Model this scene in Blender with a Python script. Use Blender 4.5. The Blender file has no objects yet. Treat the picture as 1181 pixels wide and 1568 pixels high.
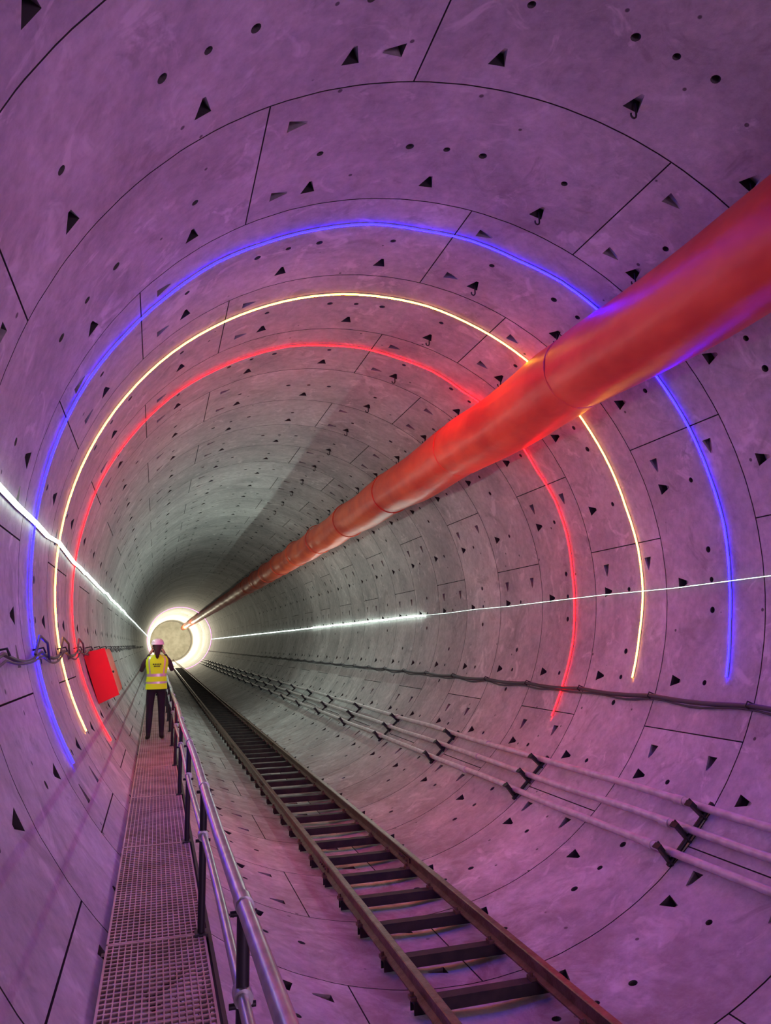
import bpy, math, random
from mathutils import Vector, Matrix
random.seed(7)
R=3.8
DEL=-3.6
CAMX,CAMZ=-0.7077,-0.2023
STEP=360/19.0
YA=1.33; W=0.445
scene=bpy.context.scene
col=scene.collection
try:
    scene.view_settings.view_transform='Standard'
    scene.view_settings.look='None'
except Exception: pass

# ------------------------------------------------------------------ materials
def mat(name,color=(.5,.5,.5),rough=.6,metal=0.0,emit=None,estr=0,noise=None,bump=0,bscale=40,spec=None,stretch=None):
    m=bpy.data.materials.new(name); m.use_nodes=True
    nt=m.node_tree; b=nt.nodes['Principled BSDF']
    b.inputs['Base Color'].default_value=(*color,1); b.inputs['Roughness'].default_value=rough
    b.inputs['Metallic'].default_value=metal
    if spec is not None: b.inputs['Specular IOR Level'].default_value=spec
    if emit:
        b.inputs['Emission Color'].default_value=(*emit,1); b.inputs['Emission Strength'].default_value=estr
    tc=nt.nodes.new('ShaderNodeTexCoord')
    src=tc.outputs['Object']
    if stretch:
        mp=nt.nodes.new('ShaderNodeMapping'); mp.inputs['Scale'].default_value=stretch
        nt.links.new(src,mp.inputs['Vector']); src=mp.outputs[0]
    if noise:
        c2,sc=noise
        n=nt.nodes.new('ShaderNodeTexNoise'); n.inputs['Scale'].default_value=sc; n.inputs['Detail'].default_value=3
        nt.links.new(src,n.inputs['Vector'])
        r=nt.nodes.new('ShaderNodeValToRGB'); r.color_ramp.elements[0].position=.38; r.color_ramp.elements[1].position=.66
        r.color_ramp.elements[0].color=(*color,1); r.color_ramp.elements[1].color=(*c2,1)
        nt.links.new(n.outputs['Fac'],r.inputs['Fac']); nt.links.new(r.outputs['Color'],b.inputs['Base Color'])
    if bump:
        n=nt.nodes.new('ShaderNodeTexNoise'); n.inputs['Scale'].default_value=bscale; n.inputs['Detail'].default_value=3
        nt.links.new(src,n.inputs['Vector'])
        bp=nt.nodes.new('ShaderNodeBump'); bp.inputs['Strength'].default_value=bump; bp.inputs['Distance'].default_value=.02
        nt.links.new(n.outputs['Fac'],bp.inputs['Height']); nt.links.new(bp.outputs['Normal'],b.inputs['Normal'])
    return m

def concrete():
    m=bpy.data.materials.new('precast_concrete'); m.use_nodes=True
    nt=m.node_tree; N=nt.nodes; Lk=nt.links; b=N['Principled BSDF']
    tc=N.new('ShaderNodeTexCoord')
    def noise(sc,det=5,rough=.55,dist=0):
        n=N.new('ShaderNodeTexNoise'); n.inputs['Scale'].default_value=sc; n.inputs['Detail'].default_value=det
        n.inputs['Roughness'].default_value=rough; n.inputs['Distortion'].default_value=dist
        Lk.new(tc.outputs['Object'],n.inputs['Vector']); return n
    def ramp(inp,p0,c0,p1,c1):
        r=N.new('ShaderNodeValToRGB'); e=r.color_ramp.elements
        e[0].position=p0; e[0].color=(*c0,1); e[1].position=p1; e[1].color=(*c1,1)
        Lk.new(inp,r.inputs['Fac']); return r
    def mix(kind,fac,a,c):
        x=N.new('ShaderNodeMix'); x.data_type='RGBA'; x.blend_type=kind
        if isinstance(fac,(int,float)): x.inputs[0].default_value=fac
        else: Lk.new(fac,x.inputs[0])
        for s,v in ((6,a),(7,c)):
            if isinstance(v,tuple): x.inputs[s].default_value=(*v,1)
            else: Lk.new(v,x.inputs[s])
        return x.outputs[2]
    big=ramp(noise(.9,5,.62,.4).outputs['Fac'],.32,(.38,.375,.37),.68,(.61,.60,.58))
    fine=ramp(noise(9,4,.7).outputs['Fac'],.25,(.72,.72,.72),.7,(1.08,1.08,1.08))
    c=mix('MULTIPLY',1.0,big.outputs['Color'],fine.outputs['Color'])
    pale=ramp(noise(2.3,4,.65,1.0).outputs['Fac'],.58,(0,0,0),.67,(.6,.6,.6))
    c=mix('MIX',pale.outputs['Color'],c,(.74,.73,.70))
    grime=ramp(noise(1.25,4,.7,1.5).outputs['Fac'],.33,(.5,.5,.5),.42,(0,0,0))
    c=mix('MIX',grime.outputs['Color'],c,(.25,.235,.225))
    v=N.new('ShaderNodeTexVoronoi'); v.inputs['Scale'].default_value=2.6; Lk.new(tc.outputs['Object'],v.inputs['Vector'])
    vr=ramp(v.outputs['Distance'],.045,(.12,.12,.12),.06,(1,1,1))
    c=mix('MULTIPLY',.9,c,vr.outputs['Color'])
    at=N.new('ShaderNodeAttribute'); at.attribute_name='seg_tint'
    cb=N.new('ShaderNodeCombineColor')
    for i in range(3): Lk.new(at.outputs['Fac'],cb.inputs[i])
    c=mix('MULTIPLY',1.0,c,cb.outputs[0])
    sx=N.new('ShaderNodeSeparateXYZ'); Lk.new(tc.outputs['Object'],sx.inputs[0])
    mr=N.new('ShaderNodeMapRange'); mr.inputs['From Min'].default_value=-3.1; mr.inputs['From Max'].default_value=-3.85
    Lk.new(sx.outputs['Z'],mr.inputs['Value'])
    dn=ramp(noise(1.7,5,.7,.8).outputs['Fac'],.40,(0,0,0),.62,(.9,.9,.9))
    mm=N.new('ShaderNodeMath'); mm.operation='MULTIPLY'; Lk.new(mr.outputs[0],mm.inputs[0]); Lk.new(dn.outputs['Color'],mm.inputs[1])
    c=mix('MIX',mm.outputs[0],c,(.24,.18,.16))
    Lk.new(c,b.inputs['Base Color']); b.inputs['Roughness'].default_value=.6
    b.inputs['Specular IOR Level'].default_value=.35
    bn=noise(28,3,.7); bp=N.new('ShaderNodeBump'); bp.inputs['Strength'].default_value=.35; bp.inputs['Distance'].default_value=.012
    Lk.new(bn.outputs['Fac'],bp.inputs['Height']); Lk.new(bp.outputs['Normal'],b.inputs['Normal'])
    return m
M_con=concrete()
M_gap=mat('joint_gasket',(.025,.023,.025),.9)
M_hole=mat('recess_shade',(.03,.028,.03),.9)  # near-black colour stands in for the shade deep inside pockets and holes
M_rail=mat('rusty_rail_steel',(.13,.075,.055),.42,.55,noise=((.20,.13,.10),9),bump=.2)
M_sleep=mat('dark_sleeper_steel',(.018,.016,.016),.7,.2,noise=((.04,.03,.025),7))
M_galv=mat('galvanised_tube',(.42,.45,.45),.35,.6,noise=((.30,.32,.32),12))
M_black=mat('black_painted_steel',(.02,.02,.024),.5,.4)
M_grate=mat('grating_steel',(.52,.42,.36),.5,.3,noise=((.34,.26,.20),3))
M_cond=mat('conduit_grey',(.62,.60,.59),.4,.1,noise=((.47,.45,.44),8))
M_cable=mat('black_cable_sheath',(.06,.055,.065),.55)

# ------------------------------------------------------------------ mesh builder
class MB:
    def __init__(s): s.v=[];s.f=[];s.m=[];s.sm=[]
    def add(s,vs,fs,mi=0,smooth=False):
        o=len(s.v); s.v+= [tuple(v) for v in vs]
        for f in fs: s.f.append([o+i for i in f]); s.m.append(mi); s.sm.append(smooth)
    def box(s,c,d,mi=0,M=None):
        vs=[Vector((sx*d[0]/2,sy*d[1]/2,sz*d[2]/2)) for sx in(-1,1) for sy in(-1,1) for sz in(-1,1)]
        if M is not None: vs=[M@v for v in vs]
        vs=[v+Vector(c) for v in vs]
        s.add(vs,[(0,1,3,2),(4,6,7,5),(0,4,5,1),(2,3,7,6),(0,2,6,4),(1,5,7,3)],mi)
    def tube(s,pts,r,n=8,mi=0,caps=True,rs=None):
        pts=[Vector(p) for p in pts]; vs=[];fs=[]
        t0=(pts[1]-pts[0]).normalized()
        a=t0.orthogonal().normalized()
        for i,p in enumerate(pts):
            if i==0:t=pts[1]-pts[0]
            elif i==len(pts)-1:t=pts[-1]-pts[-2]
            else:t=(pts[i+1]-p).normalized()+(p-pts[i-1]).normalized()
            t.normalize(); a=(a-t*a.dot(t)).normalized(); b=t.cross(a)
            rr=rs[i] if rs else r
            for j in range(n):
                g=2*math.pi*j/n; vs.append(p+(a*math.cos(g)+b*math.sin(g))*rr)
        for i in range(len(pts)-1):
            for j in range(n):
                fs.append((i*n+j,i*n+(j+1)%n,(i+1)*n+(j+1)%n,(i+1)*n+j))
        s.add(vs,fs,mi,True)
        if caps:
            s.add(vs[:n],[tuple(range(n))],mi); s.add(vs[-n:],[tuple(range(n))],mi)
    def obj(s,name,mats,parent=None):
        me=bpy.data.meshes.new(name); me.from_pydata(s.v,[],s.f)
        for m in mats: me.materials.append(m)
        me.polygons.foreach_set('material_index',s.m); me.polygons.foreach_set('use_smooth',s.sm)
        me.update(); o=bpy.data.objects.new(name,me); col.objects.link(o)
        if parent: o.parent=parent
        return o
def P(th,y,r=1.0,dr=0.0):
    """angle (deg), y in R units, radius fraction, extra metres"""
    a=math.radians(th+DEL); rr=r*R+dr
    return Vector((rr*math.cos(a),y*R,rr*math.sin(a)))
def empty(name):
    e=bpy.data.objects.new(name,None); col.objects.link(e); return e

# ------------------------------------------------------------------ tunnel lining
vd={};V=[];F=[];MI=[];SM=[];TI=[]
def vid(th,y,dr=0.0):
    k=(round((th-90)%360,3),round(y,4),round(dr,3))
    if k not in vd:
        vd[k]=len(V); V.append(tuple(P(th,y,1,dr)))
    return vd[k]
def face(ix,mi,sm,t): F.append(ix);MI.append(mi);SM.append(sm);TI.append(t)
G=0.007/R; GT=math.degrees(G); GD=.03
JA=[1,-2,-5,-8,-11,-14,-15]; JB=[2,-1,-4,-7,-10,-13,-16]; JC=[3,0,-3,-6,-9,-12,-13]
def pocket(th0,th1,y0,y1,shape,t):
    c=[vid(th0,y0),vid(th1,y0),vid(th1,y1),vid(th0,y1)]
    inn=[vid(a,b) for a,b in shape]; n=len(inn); q=n//4
    for ci in range(4):
        for j in range(q-1):
            i=ci*q+j; face([c[ci],inn[i+1],inn[i]],0,True,t)
        i=ci*q+q-1; nx=(i+1)%n
        face([c[ci],c[(ci+1)%4],inn[nx],inn[i]],0,True,t)
    return inn
def bolt(th0,th1,y0,y1,ct,cy,deep,t):
    a=1.12;b=.024
    if deep=='+y':
        pts=[(ct-.22,cy-b),(ct+.22,cy-b),(ct+a,cy+b),(ct-a,cy+b)]; dp=[2,3]; sh=[0,1]
    else:
        hl=1.35; hy=.0185
        if deep=='+t': pts=[(ct-hl,cy-.004),(ct+hl,cy-hy),(ct+hl,cy+hy),(ct-hl,cy+.004)]; dp=[1,2]; sh=[3,0]
        else: pts=[(ct-hl,cy-hy),(ct+hl,cy-.004),(ct+hl,cy+.004),(ct-hl,cy+hy)]; dp=[3,0]; sh=[1,2]
    inn=pocket(th0,th1,y0,y1,pts,t)
    D=.12
    q={i:len(V)+k for k,i in enumerate(dp)}
    for i in dp: V.append(tuple(P(pts[i][0],pts[i][1],1,D)))
    d0,d1=dp; s0,s1=sh
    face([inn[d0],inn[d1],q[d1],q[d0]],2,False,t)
    face([inn[s0],inn[s1],q[d0],q[d1]],0,False,t*.85)  # floor and side tints lowered: pocket shade put into the colour
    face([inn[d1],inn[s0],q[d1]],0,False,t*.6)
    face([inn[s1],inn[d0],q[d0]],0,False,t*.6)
def hole(th0,th1,y0,y1,ct,cy,r,t):
    pts=[]
    for k in range(12):
        g=math.radians(-150+30*k)
        pts.append((ct+math.degrees(r)*math.cos(g),cy+r*math.sin(g)))
    inn=pocket(th0,th1,y0,y1,pts,t)
    b0=len(V)
    for a,b in pts: V.append(tuple(P(a,b,1,.07)))
    for k in range(12):
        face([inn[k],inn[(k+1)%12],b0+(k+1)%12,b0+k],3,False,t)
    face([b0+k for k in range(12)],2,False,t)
COLS=[-STEP/2,-STEP/2+GT,-7.3,-3.7,-1.8,1.8,2.9,7.3,STEP/2-GT,STEP/2]
ROWS=[0,G,.055,.125,.18,.26,.315,.395,W-G,W]
def ring(k,detail):
    y0=YA+W*k
    J={j%19 for j in (JC if k==-1 else (JA if k%2==0 else JB))}
    tn=[0]*19; cur=random.uniform(.90,1.04)
    start=min(J)
    for s in range(19):
        m=(start+1+s)%19
        tn[m]=cur
        if m in J: cur=random.uniform(.87,1.07)
    ctr=set()
    for j in J:
        if (j-3)%19 in J: ctr.add((j-1)%19)
    for m in range(19):
        ph=96.7+STEP*m; t=tn[m]
        up=m in J; lo=(m-1)%19 in J
        cols=COLS if detail else [COLS[i] for i in (0,1,3,4,5,6,8,9)]
        rows=ROWS if detail else [ROWS[i] for i in (0,1,4,8,9)]
        def dr(ci,ri):
            if rows[ri] in (0,W): return GD
            if ci==0 and lo: return GD
            if ci==len(cols)-1 and up: return GD
            return 0.0
        for ci in range(len(cols)-1):
            for ri in range(len(rows)-1):
                a0,a1=ph+cols[ci],ph+cols[ci+1]; b0,b1=y0+rows[ri],y0+rows[ri+1]
                if detail:
                    if ci==4 and ri==6: bolt(a0,a1,b0,b1,ph,y0+.355,'+y',t); continue
                    if ci==4 and ri==4: hole(a0,a1,b0,b1,ph,y0+.22,.0088,t); continue
                    if m in ctr and ri==4 and ci in(2,6): hole(a0,a1,b0,b1,ph+(-5.6 if ci==2 else 5.6),y0+.22,.0105,t); continue
                    if k!=-1 and up and ci==6 and ri in(2,6): bolt(a0,a1,b0,b1,ph+4.8,(b0+b1)/2,'+t',t); continue
                    if k==-1 and lo and ci==2 and ri in(2,6): bolt(a0,a1,b0,b1,ph-5.1,(b0+b1)/2,'-t',t); continue
                gap=(rows[ri]==0 or rows[ri+1]==W) or (ci==0 and lo) or (ci==len(cols)-2 and up)
                face([vid(a0,b0,dr(ci,ri)),vid(a1,b0,dr(ci+1,ri)),vid(a1,b1,dr(ci+1,ri+1)),vid(a0,b1,dr(ci,ri+1))],
                     1 if gap else 0,not gap,t)
KEND=88
for k in range(-9,KEND): ring(k,-3<=k<26)
me=bpy.data.meshes.new('wall_tunnel_lining'); me.from_pydata(V,[],F)
M_side=mat('hole_side_shade',(.09,.085,.085),.9)  # concrete darkened in its colour so the holes read as shaded
for m in (M_con,M_gap,M_hole,M_side): me.materials.append(m)
me.polygons.foreach_set('material_index',MI); me.polygons.foreach_set('use_smooth',SM)
at=me.attributes.new('seg_tint','FLOAT','FACE'); at.data.foreach_set('value',TI)
me.update()
nl=[]
for i,pl in enumerate(me.polygons):
    if SM[i]:
        for vi in pl.vertices:
            x,_,z=V[vi]; h=math.hypot(x,z); nl.append((-x/h,0,-z/h))
    else:
        nn=tuple(pl.normal)
        for vi in pl.vertices: nl.append(nn)
me.normals_split_custom_set(nl)
wall=bpy.data.objects.new('wall_tunnel_lining',me); col.objects.link(wall)
YEND=YA+W*KEND
b=MB(); n=48
b.add([P(i*360/n,YEND,1.0,-.001) for i in range(n)]+[(0,YEND*R,0)],[(i,(i+1)%n,n) for i in range(n)])
b.obj('wall_bulkhead',[mat('bulkhead_concrete',(.62,.60,.52),.7,noise=((.48,.46,.38),1.2))])

# ------------------------------------------------------------------ LED strips (tape profile: lit face inward, dim diffuser edges)
def emis(name,color,strength):
    m=bpy.data.materials.new(name); m.use_nodes=True; nt=m.node_tree; nt.nodes.clear()
    e=nt.nodes.new('ShaderNodeEmission'); e.inputs[0].default_value=(*color,1); e.inputs[1].default_value=strength
    o=nt.nodes.new('ShaderNodeOutputMaterial'); nt.links.new(e.outputs[0],o.inputs[0]); return m
def led(name,cf,sf,ce,se,pts,w=.020,h=.015,parent=None):
    vs=[];n=len(pts);q=[];e=[]
    for i,p in enumerate(pts):
        t=(pts[min(i+1,n-1)]-pts[max(i-1,0)]).normalized()
        rn=Vector((-p.x,0,-p.z)).normalized(); sd=t.cross(rn).normalized()
        vs+=[p-sd*w/2,p-sd*w*.42+rn*h,p+sd*w*.42+rn*h,p+sd*w/2]
    b=MB()
    for i in range(n-1):
        o=i*4;q.append((o+1,o+2,o+6,o+5)); e+=[(o,o+1,o+5,o+4),(o+2,o+3,o+7,o+6),(o+3,o,o+4,o+7)]
    b.add(vs,q,0); b.add(vs,[f for j,f in enumerate(e) if j%3<2],1); b.add(vs,[f for j,f in enumerate(e) if j%3==2],2)
    return b.obj(name,[emis(name+'_face',cf,sf),emis(name+'_edge',ce,se),M_black],parent)
def ringpts(y,a0,a1,amp=.006,seed=1,off=-.012):
    rnd=random.Random(seed); pts=[]; N=int(abs(a1-a0)/9)
    ctl=[rnd.uniform(-amp,amp) for _ in range(N+2)]
    M=N*3
    for i in range(M+1):
        t=i/M*N; k=int(t); f=t-k
        dy=ctl[k]*(1-f)+ctl[k+1]*f
        pts.append(P(a0+(a1-a0)*i/M,y+dy,1,off))
    return pts
led('blue_led_strip',(.0009,.0005,1),265,(.008,.005,1),20,ringpts(1.905,-15.8,211.4,.008,1))
led('warm_white_led_strip',(1,.36,.018),115,(1,.42,.10),7,ringpts(2.355,-17,209.9,.008,2))
led('red_led_strip',(1,.0004,.0009),215,(1,.004,.006),15,ringpts(2.82,-27.8,215.3,.014,3),.018)
def longpts(th,y0,y1,step,amp,seed,off=-.02):
    rnd=random.Random(seed); n=max(2,int((y1-y0)/step)); return [P(th+rnd.uniform(-amp,amp),y0+(y1-y0)*i/n,1,off) for i in range(n+1)]
WH=(.82,1,.90)
e=empty('white_led_strip')
led('near_run',WH,14,WH,7,longpts(178.4,1.0,3.2,.22,.4,5),.03,.03,e)
led('bright_run',WH,95,WH,8,longpts(178.4,3.2,7.5,.22,.3,5),.03,.03,e)
led('far_run',WH,9,WH,3,longpts(178.4,7.5,25,.8,.2,6),.03,.03,e)
e=empty('white_led_strip')
led('near_run',WH,2.2,WH,1,longpts(1.3,.9,4.73,.4,.25,7),.010,.010,e)
led('bright_run',WH,165,WH,10,longpts(1.2,4.73,8.5,.4,.1,8),.04,.03,e)
led('far_run',WH,9,WH,3,longpts(1.0,8.5,25,.8,.1,9),.035,.03,e)
led('pink_led_strip',(1,.40,.72),6,(1,.30,.66),2.0,ringpts(25,-90,269.9,0,4,-.02),.12,.06)

def light(name,kind,loc,energy,color,size=.5,rot=None):
    l=bpy.data.lights.new(name,kind); l.energy=energy; l.color=color
    if kind=='POINT': l.shadow_soft_size=size
    else: l.shape='DISK'; l.size=size
    o=bpy.data.objects.new(name,l); o.location=loc
    if rot: o.rotation_euler=rot
    col.objects.link(o); return o
light('violet_fill_light','AREA',(0.8,-1.9*R,-1.2),360,(.95,.50,1),3,(math.radians(78),0,0))  # unseen fill added behind the camera for the violet tone, no real fixture
light('distant_work_light','POINT',(.3,29*R,.3),900,(1,.93,.66),.3)
light('distant_work_light.001','POINT',(.3,36.5*R,.3),3800,(1,.93,.66),.3)

# ------------------------------------------------------------------ ventilation duct
M_duct=mat('red_duct_fabric',(.86,.13,.045),.42,noise=((.62,.05,.026),1.6),bump=.7,bscale=4,spec=.5,stretch=(1,.6,1))
def duct():
    b=MB(); ys=[];y=-6.0
    while y<YEND-.1: ys.append(y); y+=.04 if y<8 else .3
    n=56; vs=[];fs=[]
    for i,y in enumerate(ys):
        t=min(max((y-3)/2.5,0),1)
        rad=(.127*(1-t)+.114*t)*R
        ph=(y/1.02)%1.0
        d=min(ph,1-ph)
        rad*=1-.04*math.exp(-(d/.03)**2)
        rad*=1+.006*math.sin(y*9.0)
        cx=.583*R-.004*R*math.sin(y*1.7); cz=.652*R-.006*R*(1-math.cos(2*math.pi*ph))
        for j in range(n):
            a=2*math.pi*j/n
            w=.007*math.sin(5*a+y*7)*math.sin(y*13+2*a)+.005*math.sin(11*a-y*5)+.006*math.sin(9*a+y*17)*math.exp(-(d/.18)**2)
            vs.append((cx+math.cos(a)*rad*(1+w),y*R,cz+math.sin(a)*rad*(1+w)))
    for i in range(len(ys)-1):
        for j in range(n): fs.append((i*n+j,(i+1)*n+j,(i+1)*n+(j+1)%n,i*n+(j+1)%n))
    b.add(vs,fs,0,True)
    b.obj('duct_skin',[M_duct],e_d)
    c=MB(); k=-3
    while k*1.02<12:
        y=k*1.02
        c.tube([(.583*R+math.cos(g)*.121*R,y*R,.652*R+math.sin(g)*.121*R) for g in [2*math.pi*i/32 for i in range(33)]],.014,6,0)
        for s in (-1,1):
            c.tube([(.583*R+s*.09*R,y*R+.3,.652*R+.088*R),P(51.7+s*7,y+.08,1,0)],.006,5,1)
        k+=1
    c.obj('collars_and_hangers',[M_duct,M_black],e_d)
e_d=empty('ventilation_duct'); duct()

# ------------------------------------------------------------------ rail track
e_t=empty('railway_track')
ZT=-.917*R; HG=.1412*R
b=MB()
prof=[(-.06,0),(.06,0),(.06,.014),(.014,.034),(.011,.10),(.036,.112),(.036,.142),(.028,.15),(-.028,.15),(-.036,.142),(-.036,.112),(-.011,.10),(-.014,.034),(-.06,.014)]
for s in (-1,1):
    n=len(prof); vs=[(s*HG+x,y,ZT-.15+z) for y in (-2*R,YEND*R-.1) for x,z in prof]
    b.add(vs,[(i,(i+1)%n,n+(i+1)%n,n+i) for i in range(n)],0)
b.obj('rails',[M_rail],e_t)
b=MB(); y=-1.0*R
zs=ZT-.15
while y<26*R:
    b.box((0,y,zs-.012),(1.24,.11,.022),0)
    for s in (-1,1): b.box((0,y+s*.048,zs-.055),(1.24,.012,.09),0)
    for s in (-1,1):
        for q in (-1,1):
            b.box((s*HG+q*.08,y,zs+.014),(.05,.09,.028),1)
            b.tube([(s*HG+q*.085,y,zs+.02),(s*HG+q*.085,y,zs+.06)],.016,6,1)
    y+=.84
b.obj('sleepers_and_clips',[M_sleep,M_rail],e_t)
b=MB()
for s in (-1,1):
    y=-.6*R
    while y<12*R:
        for q in(-1,1): b.box((s*HG+q*.021,y+.2,ZT-.085),(.014,.45,.055),0)
        for t in(-.15,-.05,.05,.15): b.tube([(s*HG-.05,y+.2+t,ZT-.085),(s*HG+.05,y+.2+t,ZT-.085)],.013,6,0)
        y+=6.0
b.obj('fishplates',[M_rail],e_t)

# ------------------------------------------------------------------ walkway
e_w=empty('grated_walkway')
ZW=-.629*R; XL=-.762*R; XR=-.626*R; wid=XR-XL
b=MB()
PAN=2.1; y=-1.6
panel0=y
while y<60:
    ya,yb=y+.01,y+PAN-.01
    for x in (XL,XR): b.box((x,(ya+yb)/2,ZW-.02),(.012,yb-ya,.045),0)
    for yy in (ya,yb): b.box(((XL+XR)/2,yy,ZW-.02),(wid,.016,.045),0)
    if y<24:
        nb=16
        for i in range(1,nb): b.box((XL+wid*i/nb,(ya+yb)/2,ZW-.017),(.0065,yb-ya-.02,.034),0)
        nc=int((yb-ya)/.05)
        for i in range(1,nc): b.box(((XL+XR)/2,ya+(yb-ya)*i/nc,ZW-.006),(wid,.011,.012),0)
    else:
        for i in range(1,9): b.box((XL+wid*i/9,(ya+yb)/2,ZW-.017),(.02,yb-ya-.02,.02),0)
    y+=PAN
b.obj('grating_panels',[M_grate],e_w)
b=MB()
y=panel0
b.box((XR+.03,28,ZW-.05),(.02,60,.09),0)
while y<60:
    b.box(((XL+XR)/2,y,ZW-.075),(wid+.06,.05,.06),0)
    zb=-math.sqrt(R*R-(XR+.03)**2)
    b.box((XR+.02,y,(ZW+zb)/2-.03),(.05,.05,ZW-zb),0)
    b.tube([(XR,y,ZW-.1),(XL+.15,y,ZW-.38)],.018,6,0)
    y+=PAN
b.obj('support_brackets',[M_black],e_w)
e_h=empty('walkway_handrail')
XH=XR-.016; ZTOP=ZW+.80
b=MB()
def wob(y): return .006*math.sin(y*1.3)
b.tube([(XH+wob(y*.7),y*.7,ZTOP) for y in range(-2,86)],.026,10,0)
b.tube([(XH+.0+wob(y*.7+2),y*.7,ZTOP-.27) for y in range(-2,86)],.02,8,0)
b.obj('rails',[M_galv],e_h)
b=MB(); y=panel0
while y<58:
    b.tube([(XH,y,ZW-.22),(XH,y,ZTOP+.0)],.021,8,0)
    b.box((XH-.0,y,ZW-.06),(.07,.09,.14),0)
    for z in (ZTOP,ZTOP-.27):
        b.tube([(XH,y-.035,z),(XH,y+.035,z)],.031,10,1)
        b.tube([(XH-.042,y,z-.03),(XH+.042,y,z-.03)],.010,6,0)
    y+=PAN
b.obj('posts_and_clamps',[M_black,M_galv],e_h)

# ------------------------------------------------------------------ conduits on brackets
e_c=empty('conduit_rack')
b=MB()
for th in (-39.1,-43.5,-48.1):
    pts=[]; y=-.5
    while y<25: pts.append(P(th+.12*math.sin(y*4+th),y,1,-.10-.01*math.sin(y*7))); y+=.15 if y<8 else .6
    b.tube(pts,.041,10,0)
    y=.2
    while y<12:
        p=P(th,y+.35,1,-.10); q=P(th,y+.39,1,-.10); b.tube([p,q],.052,10,0); y+=1.3
b.obj('conduits',[M_cond],e_c)
b=MB(); y=1.78-.9*2
while y<22:
    b.tube([P(-37.5,y,1,-.02),P(-49.8,y,1,-.02)],.024,4,0)
    for th in (-40.3,-44.7,-49.3):
        a=math.radians(th+DEL)
        M=Matrix.Rotation(-a,3,'Y')
        b.box(P(th,y,1,-.12),(.26,.07,.016),0,M)
        b.box(P(th,y,1,-.12)+Vector((0,.03,0))+M@Vector((0,0,.025)),(.26,.010,.06),0,M)
        b.box(P(th,y,1,-.245),(.016,.09,.06),0,M)
    y+=.9
b.obj('brackets',[M_black],e_c)

e_k=empty('power_cable')
b=MB(); pts=[];y=-.5
while y<25:
    ph=((y-1.78+.45)%.445)/.445
    pts.append(P(-20.5-.45*math.sin(math.pi*ph),y,1,-.05)); y+=.055 if y<6 else .22
b.tube(pts,.027,8,0)
b.tube([p+Vector((0,0,-.045))*(1+.3*math.sin(i)) for i,p in enumerate(pts)],.014,6,0)
b.obj('cable',[M_cable],e_k)
b=MB(); y=1.33+.445-.445*4
while y<12:
    b.tube([P(-20,y,1,.02),P(-20,y,1,-.09),P(-20.9,y,1,-.1),P(-21.1,y,1,-.05)],.009,6,0); y+=.445
b.obj('cable_hooks',[M_black],e_k)
e_k=empty('power_cable')
b=MB(); pts=[];y=.6
while y<16:
    ph=((y-1.0)%.445)/.445
    pts.append(P(-164.0+1.1*math.sin(math.pi*ph),y,1,-.06)); y+=.05 if y<5 else .2
b.tube(pts,.016,8,0)
b.tube([p+Vector((0.02,0,-.03-.02*math.sin(i*.5))) for i,p in enumerate(pts)],.010,6,0)
for y in (1.89,2.34,2.8):
    b.tube([P(-163.6,y-.1,1,-.07),P(-166,y-.03,1,-.09),P(-165,y+.06,1,-.1),P(-162.5,y+.1,1,-.07)],.012,6,0)
b.obj('cable',[M_cable],e_k)
b=MB(); y=1.0
while y<10:
    b.tube([P(-164.4,y,1,.02),P(-164.4,y,1,-.09),P(-163.6,y,1,-.1)],.009,6,0); y+=.445
b.obj('cable_hooks',[M_black],e_k)

b=MB()
for k in range(-1,12):
    for th in (77.5,58.6):
        p=P(th,YA+W*k+.37,1,.04)
        pts=[p,p+Vector((-.005,-.01,-.06)),p+Vector((-.005,-.01,-.11))]
        c=p+Vector((-.031,-.01,-.12))
        pts+=[c+Vector((.026*math.cos(a),0,.03*math.sin(a))) for a in [math.radians(d) for d in (0,-40,-80,-120,-160,-200)]]
        b.tube(pts,.009,6,0)
b.obj('lifting_hooks',[M_black])

# ------------------------------------------------------------------ red cabinet on the left wall
M_redbox=mat('red_painted_cabinet',(.72,.004,.006),.5)
e_b=empty('fire_hose_cabinet')
b=MB()
def wedge(mb,t0,t1,y0,y1,d0,d1,mi=0):
    vs=[P(t,y,1,-d) for t in (t0,t1) for y in (y0,y1) for d in (d0,d1)]
    mb.add(vs,[(0,1,3,2),(4,6,7,5),(0,4,5,1),(2,3,7,6),(0,2,6,4),(1,5,7,3)],mi)
wedge(b,-163,-152,3.1,3.5,.02,.28)
wedge(b,-162.5,-152.5,3.12,3.48,.28,.295)
wedge(b,-157.5,-157.0,3.14,3.18,.295,.33,1)
wedge(b,-163.3,-151.7,3.09,3.11,.0,.30)
b.obj('cabinet_body',[M_redbox,M_black],e_b)

# ------------------------------------------------------------------ person
e_p=empty('worker_in_hi_vis_vest')
M_skin=mat('skin',(.55,.32,.24),.55); M_jk=mat('dark_jacket',(.05,.035,.05),.8); M_tr=mat('dark_trousers',(.018,.018,.028),.85)
M_boot=mat('boots',(.02,.017,.015),.6); M_vest=mat('hi_vis_yellow_glow',(.58,.90,.01),.7,emit=(.55,.80,.01),estr=.18); M_refl=mat('reflective_tape',(.70,.72,.66),.3,.3)  # vest emission is an added glow to lift the yellow, no lamp
M_helm=mat('white_helmet',(.9,.85,.87),.35); M_hair=mat('dark_hair',(.03,.015,.012),.6)
verts=[];edges=[];rad=[]
def jv(p,r,par=None):
    verts.append(p); rad.append(r if isinstance(r,tuple) else (r,r))
    if par is not None: edges.append((par,len(verts)-1))
    return len(verts)-1
pel=jv((0,0,.92),(.135,.11)); sp=jv((0,0,1.08),(.12,.095),pel); ch=jv((0,-.01,1.27),(.15,.11),sp)
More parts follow.
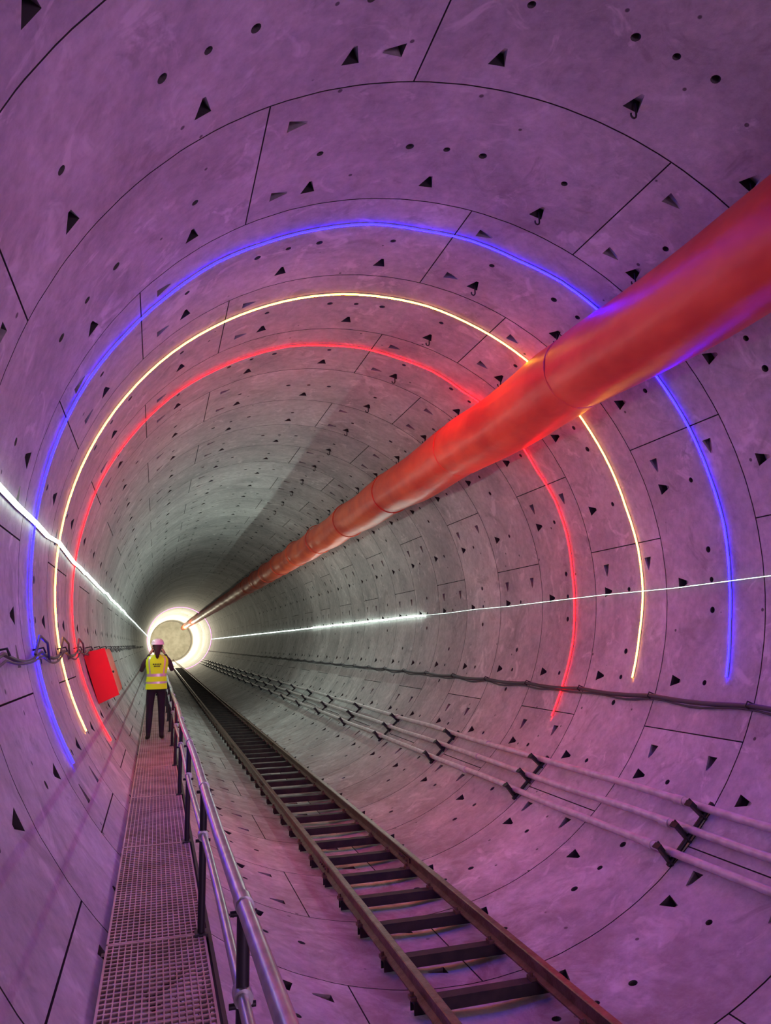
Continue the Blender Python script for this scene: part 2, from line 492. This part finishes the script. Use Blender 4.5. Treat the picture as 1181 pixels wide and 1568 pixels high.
nb=jv((0,-.005,1.42),(.075,.065),ch); nk=jv((0,.005,1.48),(.05,.05),nb)
h1=jv((0,.02,1.55),(.068,.082),nk); h2=jv((0,.015,1.63),(.078,.092),h1); h3=jv((0,.01,1.69),(.055,.065),h2)
for s in (-1,1):
    hp=jv((s*.09,0,.86),(.092,.092),pel); kn=jv((s*.10,.02,.48),(.06,.062),hp); cf=jv((s*.105,-.01,.34),(.056,.06),kn)
    an=jv((s*.11,-.02,.10),(.042,.044),cf); hl=jv((s*.112,-.03,.045),(.042,.042),an); to=jv((s*.14,.15,.035),(.045,.03),hl)
    sh=jv((s*.17,-.01,1.385),(.06,.06),ch); ua=jv((s*.23,.02,1.27),(.048,.048),sh); el=jv((s*.265,.07,1.17),(.042,.042),ua)
    fa=jv((s*.20,.20,1.33),(.037,.037),el); wr=jv((s*.13,.28,1.46),(.026,.03),fa)
me=bpy.data.meshes.new('b'); me.from_pydata(verts,edges,[]); tmp=bpy.data.objects.new('tmp',me); col.objects.link(tmp)
sk=tmp.modifiers.new('s','SKIN'); sd=tmp.modifiers.new('d','SUBSURF'); sd.levels=2; sd.render_levels=2
for i,v in enumerate(me.skin_vertices[0].data): v.radius=rad[i]; v.use_root=(i==0)
dg=bpy.context.evaluated_depsgraph_get(); nm=bpy.data.meshes.new_from_object(tmp.evaluated_get(dg))
bpy.data.objects.remove(tmp)
nm.materials.clear()
for m in (M_skin,M_jk,M_tr,M_boot): nm.materials.append(m)
for p in nm.polygons:
    c=p.center; p.use_smooth=True
    p.material_index=3 if c.z<.12 else 2 if c.z<.93 else 0 if (c.z>1.46) else 1
body=bpy.data.objects.new('body',nm); col.objects.link(body); body.parent=e_p
for s in (-1,1):
    hv=[];he=[];hr=[]
    def hvx(p,r,par=None):
        hv.append(p);hr.append(r)
        if par is not None: he.append((par,len(hv)-1))
        return len(hv)-1
    W0=Vector((s*.13,.28,1.46)); pal=Vector((s*.105,.31,1.51))
    r0=hvx(W0,.024); r1=hvx(pal,.026,r0)
    for f,(dz,ln) in enumerate([(.045,.062),(.025,.07),(.005,.066),(-.015,.052)]):
        k0=hvx(pal+Vector((-s*.015,.02,dz)),.0095,r1)
        k1=hvx(pal+Vector((-s*.035,.035,dz+.004)),.009,k0)
        hvx(pal+Vector((-s*(.035+ln*.5),.03,dz+.004)),.008,k1)
    t0=hvx(pal+Vector((-s*.02,-.01,.02)),.011,r1); hvx(pal+Vector((-s*.05,-.005,.035)),.009,t0)
    hm=bpy.data.meshes.new('h'); hm.from_pydata([tuple(v) for v in hv],he,[]); t=bpy.data.objects.new('t',hm); col.objects.link(t)
    t.modifiers.new('s','SKIN'); q=t.modifiers.new('d','SUBSURF'); q.levels=1
    for i,v in enumerate(hm.skin_vertices[0].data): v.radius=(hr[i],hr[i]); v.use_root=(i==0)
    dg=bpy.context.evaluated_depsgraph_get(); x=bpy.data.meshes.new_from_object(t.evaluated_get(dg)); bpy.data.objects.remove(t)
    x.materials.clear(); x.materials.append(M_skin)
    for p in x.polygons: p.use_smooth=True
    o=bpy.data.objects.new('hand_l' if s<0 else 'hand_r',x); col.objects.link(o); o.parent=e_p
b=MB(); b.box((0,.335,1.53),(.15,.009,.075),0); b.obj('phone',[M_black],e_p)
def loft(name,rows,mats,n=32,mi=None,parent=e_p,pw=2.4):
    b=MB(); vs=[];fs=[]
    for (z,cx,cy,rx,ry) in rows:
        for j in range(n):
            a=2*math.pi*j/n; c,s_=math.cos(a),math.sin(a)
            vs.append((cx+rx*math.copysign(abs(c)**(2/pw),c),cy+ry*math.copysign(abs(s_)**(2/pw),s_),z))
    for i in range(len(rows)-1):
        for j in range(n):
            fs.append(((i*n+j,i*n+(j+1)%n,(i+1)*n+(j+1)%n,(i+1)*n+j),mi(i,j) if mi else 0))
    b.v=[tuple(v) for v in vs]
    for f,m in fs: b.f.append(list(f)); b.m.append(m); b.sm.append(True)
    return b.obj(name,mats,parent)
zs_=[.86,.90,.955,.99,1.04,1.045,1.07,1.075,1.125,1.16,1.22,1.30,1.37,1.41,1.44,1.455]
rx=[.185,.183,.178,.178,.173,.173,.170,.170,.170,.172,.182,.196,.200,.175,.12,.085]
ry=[.145,.142,.136,.136,.130,.130,.127,.127,.128,.128,.132,.132,.118,.098,.082,.075]
def vm(i,j):
    if i in (2,7): return 1
    a=(j+.5)/32*2*math.pi
    if i>=8 and abs(abs(math.cos(a))-.62)<.07: return 1
    return 0
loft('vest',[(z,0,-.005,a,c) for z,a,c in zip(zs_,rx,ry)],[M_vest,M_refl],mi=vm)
b=MB()
for i,(w,z) in enumerate([(.15,1.29),(.11,1.255)]):
    for q in range(5): b.box((-w/2+w*(q+.5)/5,-.142,z),(w/5*.7,.006,.02),0)
b.obj('vest_lettering',[M_black],e_p)
loft('helmet',[(1.625,0,.012,.108,.125),(1.632,0,.012,.120,.140),(1.638,0,.012,.110,.128),(1.67,0,.010,.106,.122),(1.70,0,.008,.092,.108),(1.722,0,.006,.066,.08),(1.735,0,.005,.03,.04),(1.737,0,.005,.001,.001)],[M_helm],24,pw=2)
b=MB(); b.box((0,.145,1.632),(.13,.07,.008),0); b.obj('helmet_peak',[M_helm],e_p)
loft('hair',[(1.385,.0,-.128,.010,.008),(1.41,.0,-.13,.026,.018),(1.46,0,-.125,.038,.028),(1.52,0,-.105,.050,.036),(1.56,0,-.07,.072,.055),(1.60,0,-.04,.086,.075),(1.63,0,-.03,.088,.08),(1.66,0,-.02,.08,.08)],[M_hair],16,pw=2)
b=MB()
for s in (-1,1):
    b.tube([(s*.078,.02,1.555),(s*.092,.012,1.57),(s*.094,.01,1.595),(s*.08,.02,1.605)],.009,6,0)
b.tube([(0,.105,1.605),(0,.125,1.58),(0,.122,1.567)],.011,6,0)
b.tube([(-.025,.10,1.535),(.025,.10,1.535)],.006,6,1)
for s in (-1,1): b.tube([(s*.03,.098,1.60),(s*.03,.107,1.60)],.010,8,2)
b.obj('face_features',[M_skin,M_boot,M_hair],e_p)
e_p.location=(-2.665,3.71*R,ZW+.002)

# ------------------------------------------------------------------ camera
p=[1483.7544,0.2867,0.1891,0.0413]
yaw,pit,rol=p[1:4]
f=Vector((math.sin(yaw)*math.cos(pit),math.cos(yaw)*math.cos(pit),math.sin(pit)))
r=Vector((math.cos(yaw),-math.sin(yaw),0)); u=r.cross(f)
r2=r*math.cos(rol)+u*math.sin(rol); u2=-r*math.sin(rol)+u*math.cos(rol)
d=math.radians(DEL)
def rt(v): return Vector((v.x*math.cos(d)-v.z*math.sin(d),v.y,v.x*math.sin(d)+v.z*math.cos(d)))
r2,u2,f=rt(r2),rt(u2),rt(f)
cd=bpy.data.cameras.new('camera'); cam=bpy.data.objects.new('camera',cd); col.objects.link(cam)
Mx=Matrix((( r2.x,u2.x,-f.x,CAMX*R),(r2.y,u2.y,-f.y,0),(r2.z,u2.z,-f.z,CAMZ*R),(0,0,0,1)))
cam.matrix_world=Mx
cd.sensor_fit='HORIZONTAL'; cd.sensor_width=36; cd.lens=36*p[0]/1536; cd.clip_start=.05; cd.clip_end=400
scene.camera=cam
w=bpy.data.worlds.new('w'); scene.world=w; w.use_nodes=True
w.node_tree.nodes['Background'].inputs[0].default_value=(.10,.05,.16,1); w.node_tree.nodes['Background'].inputs[1].default_value=.15
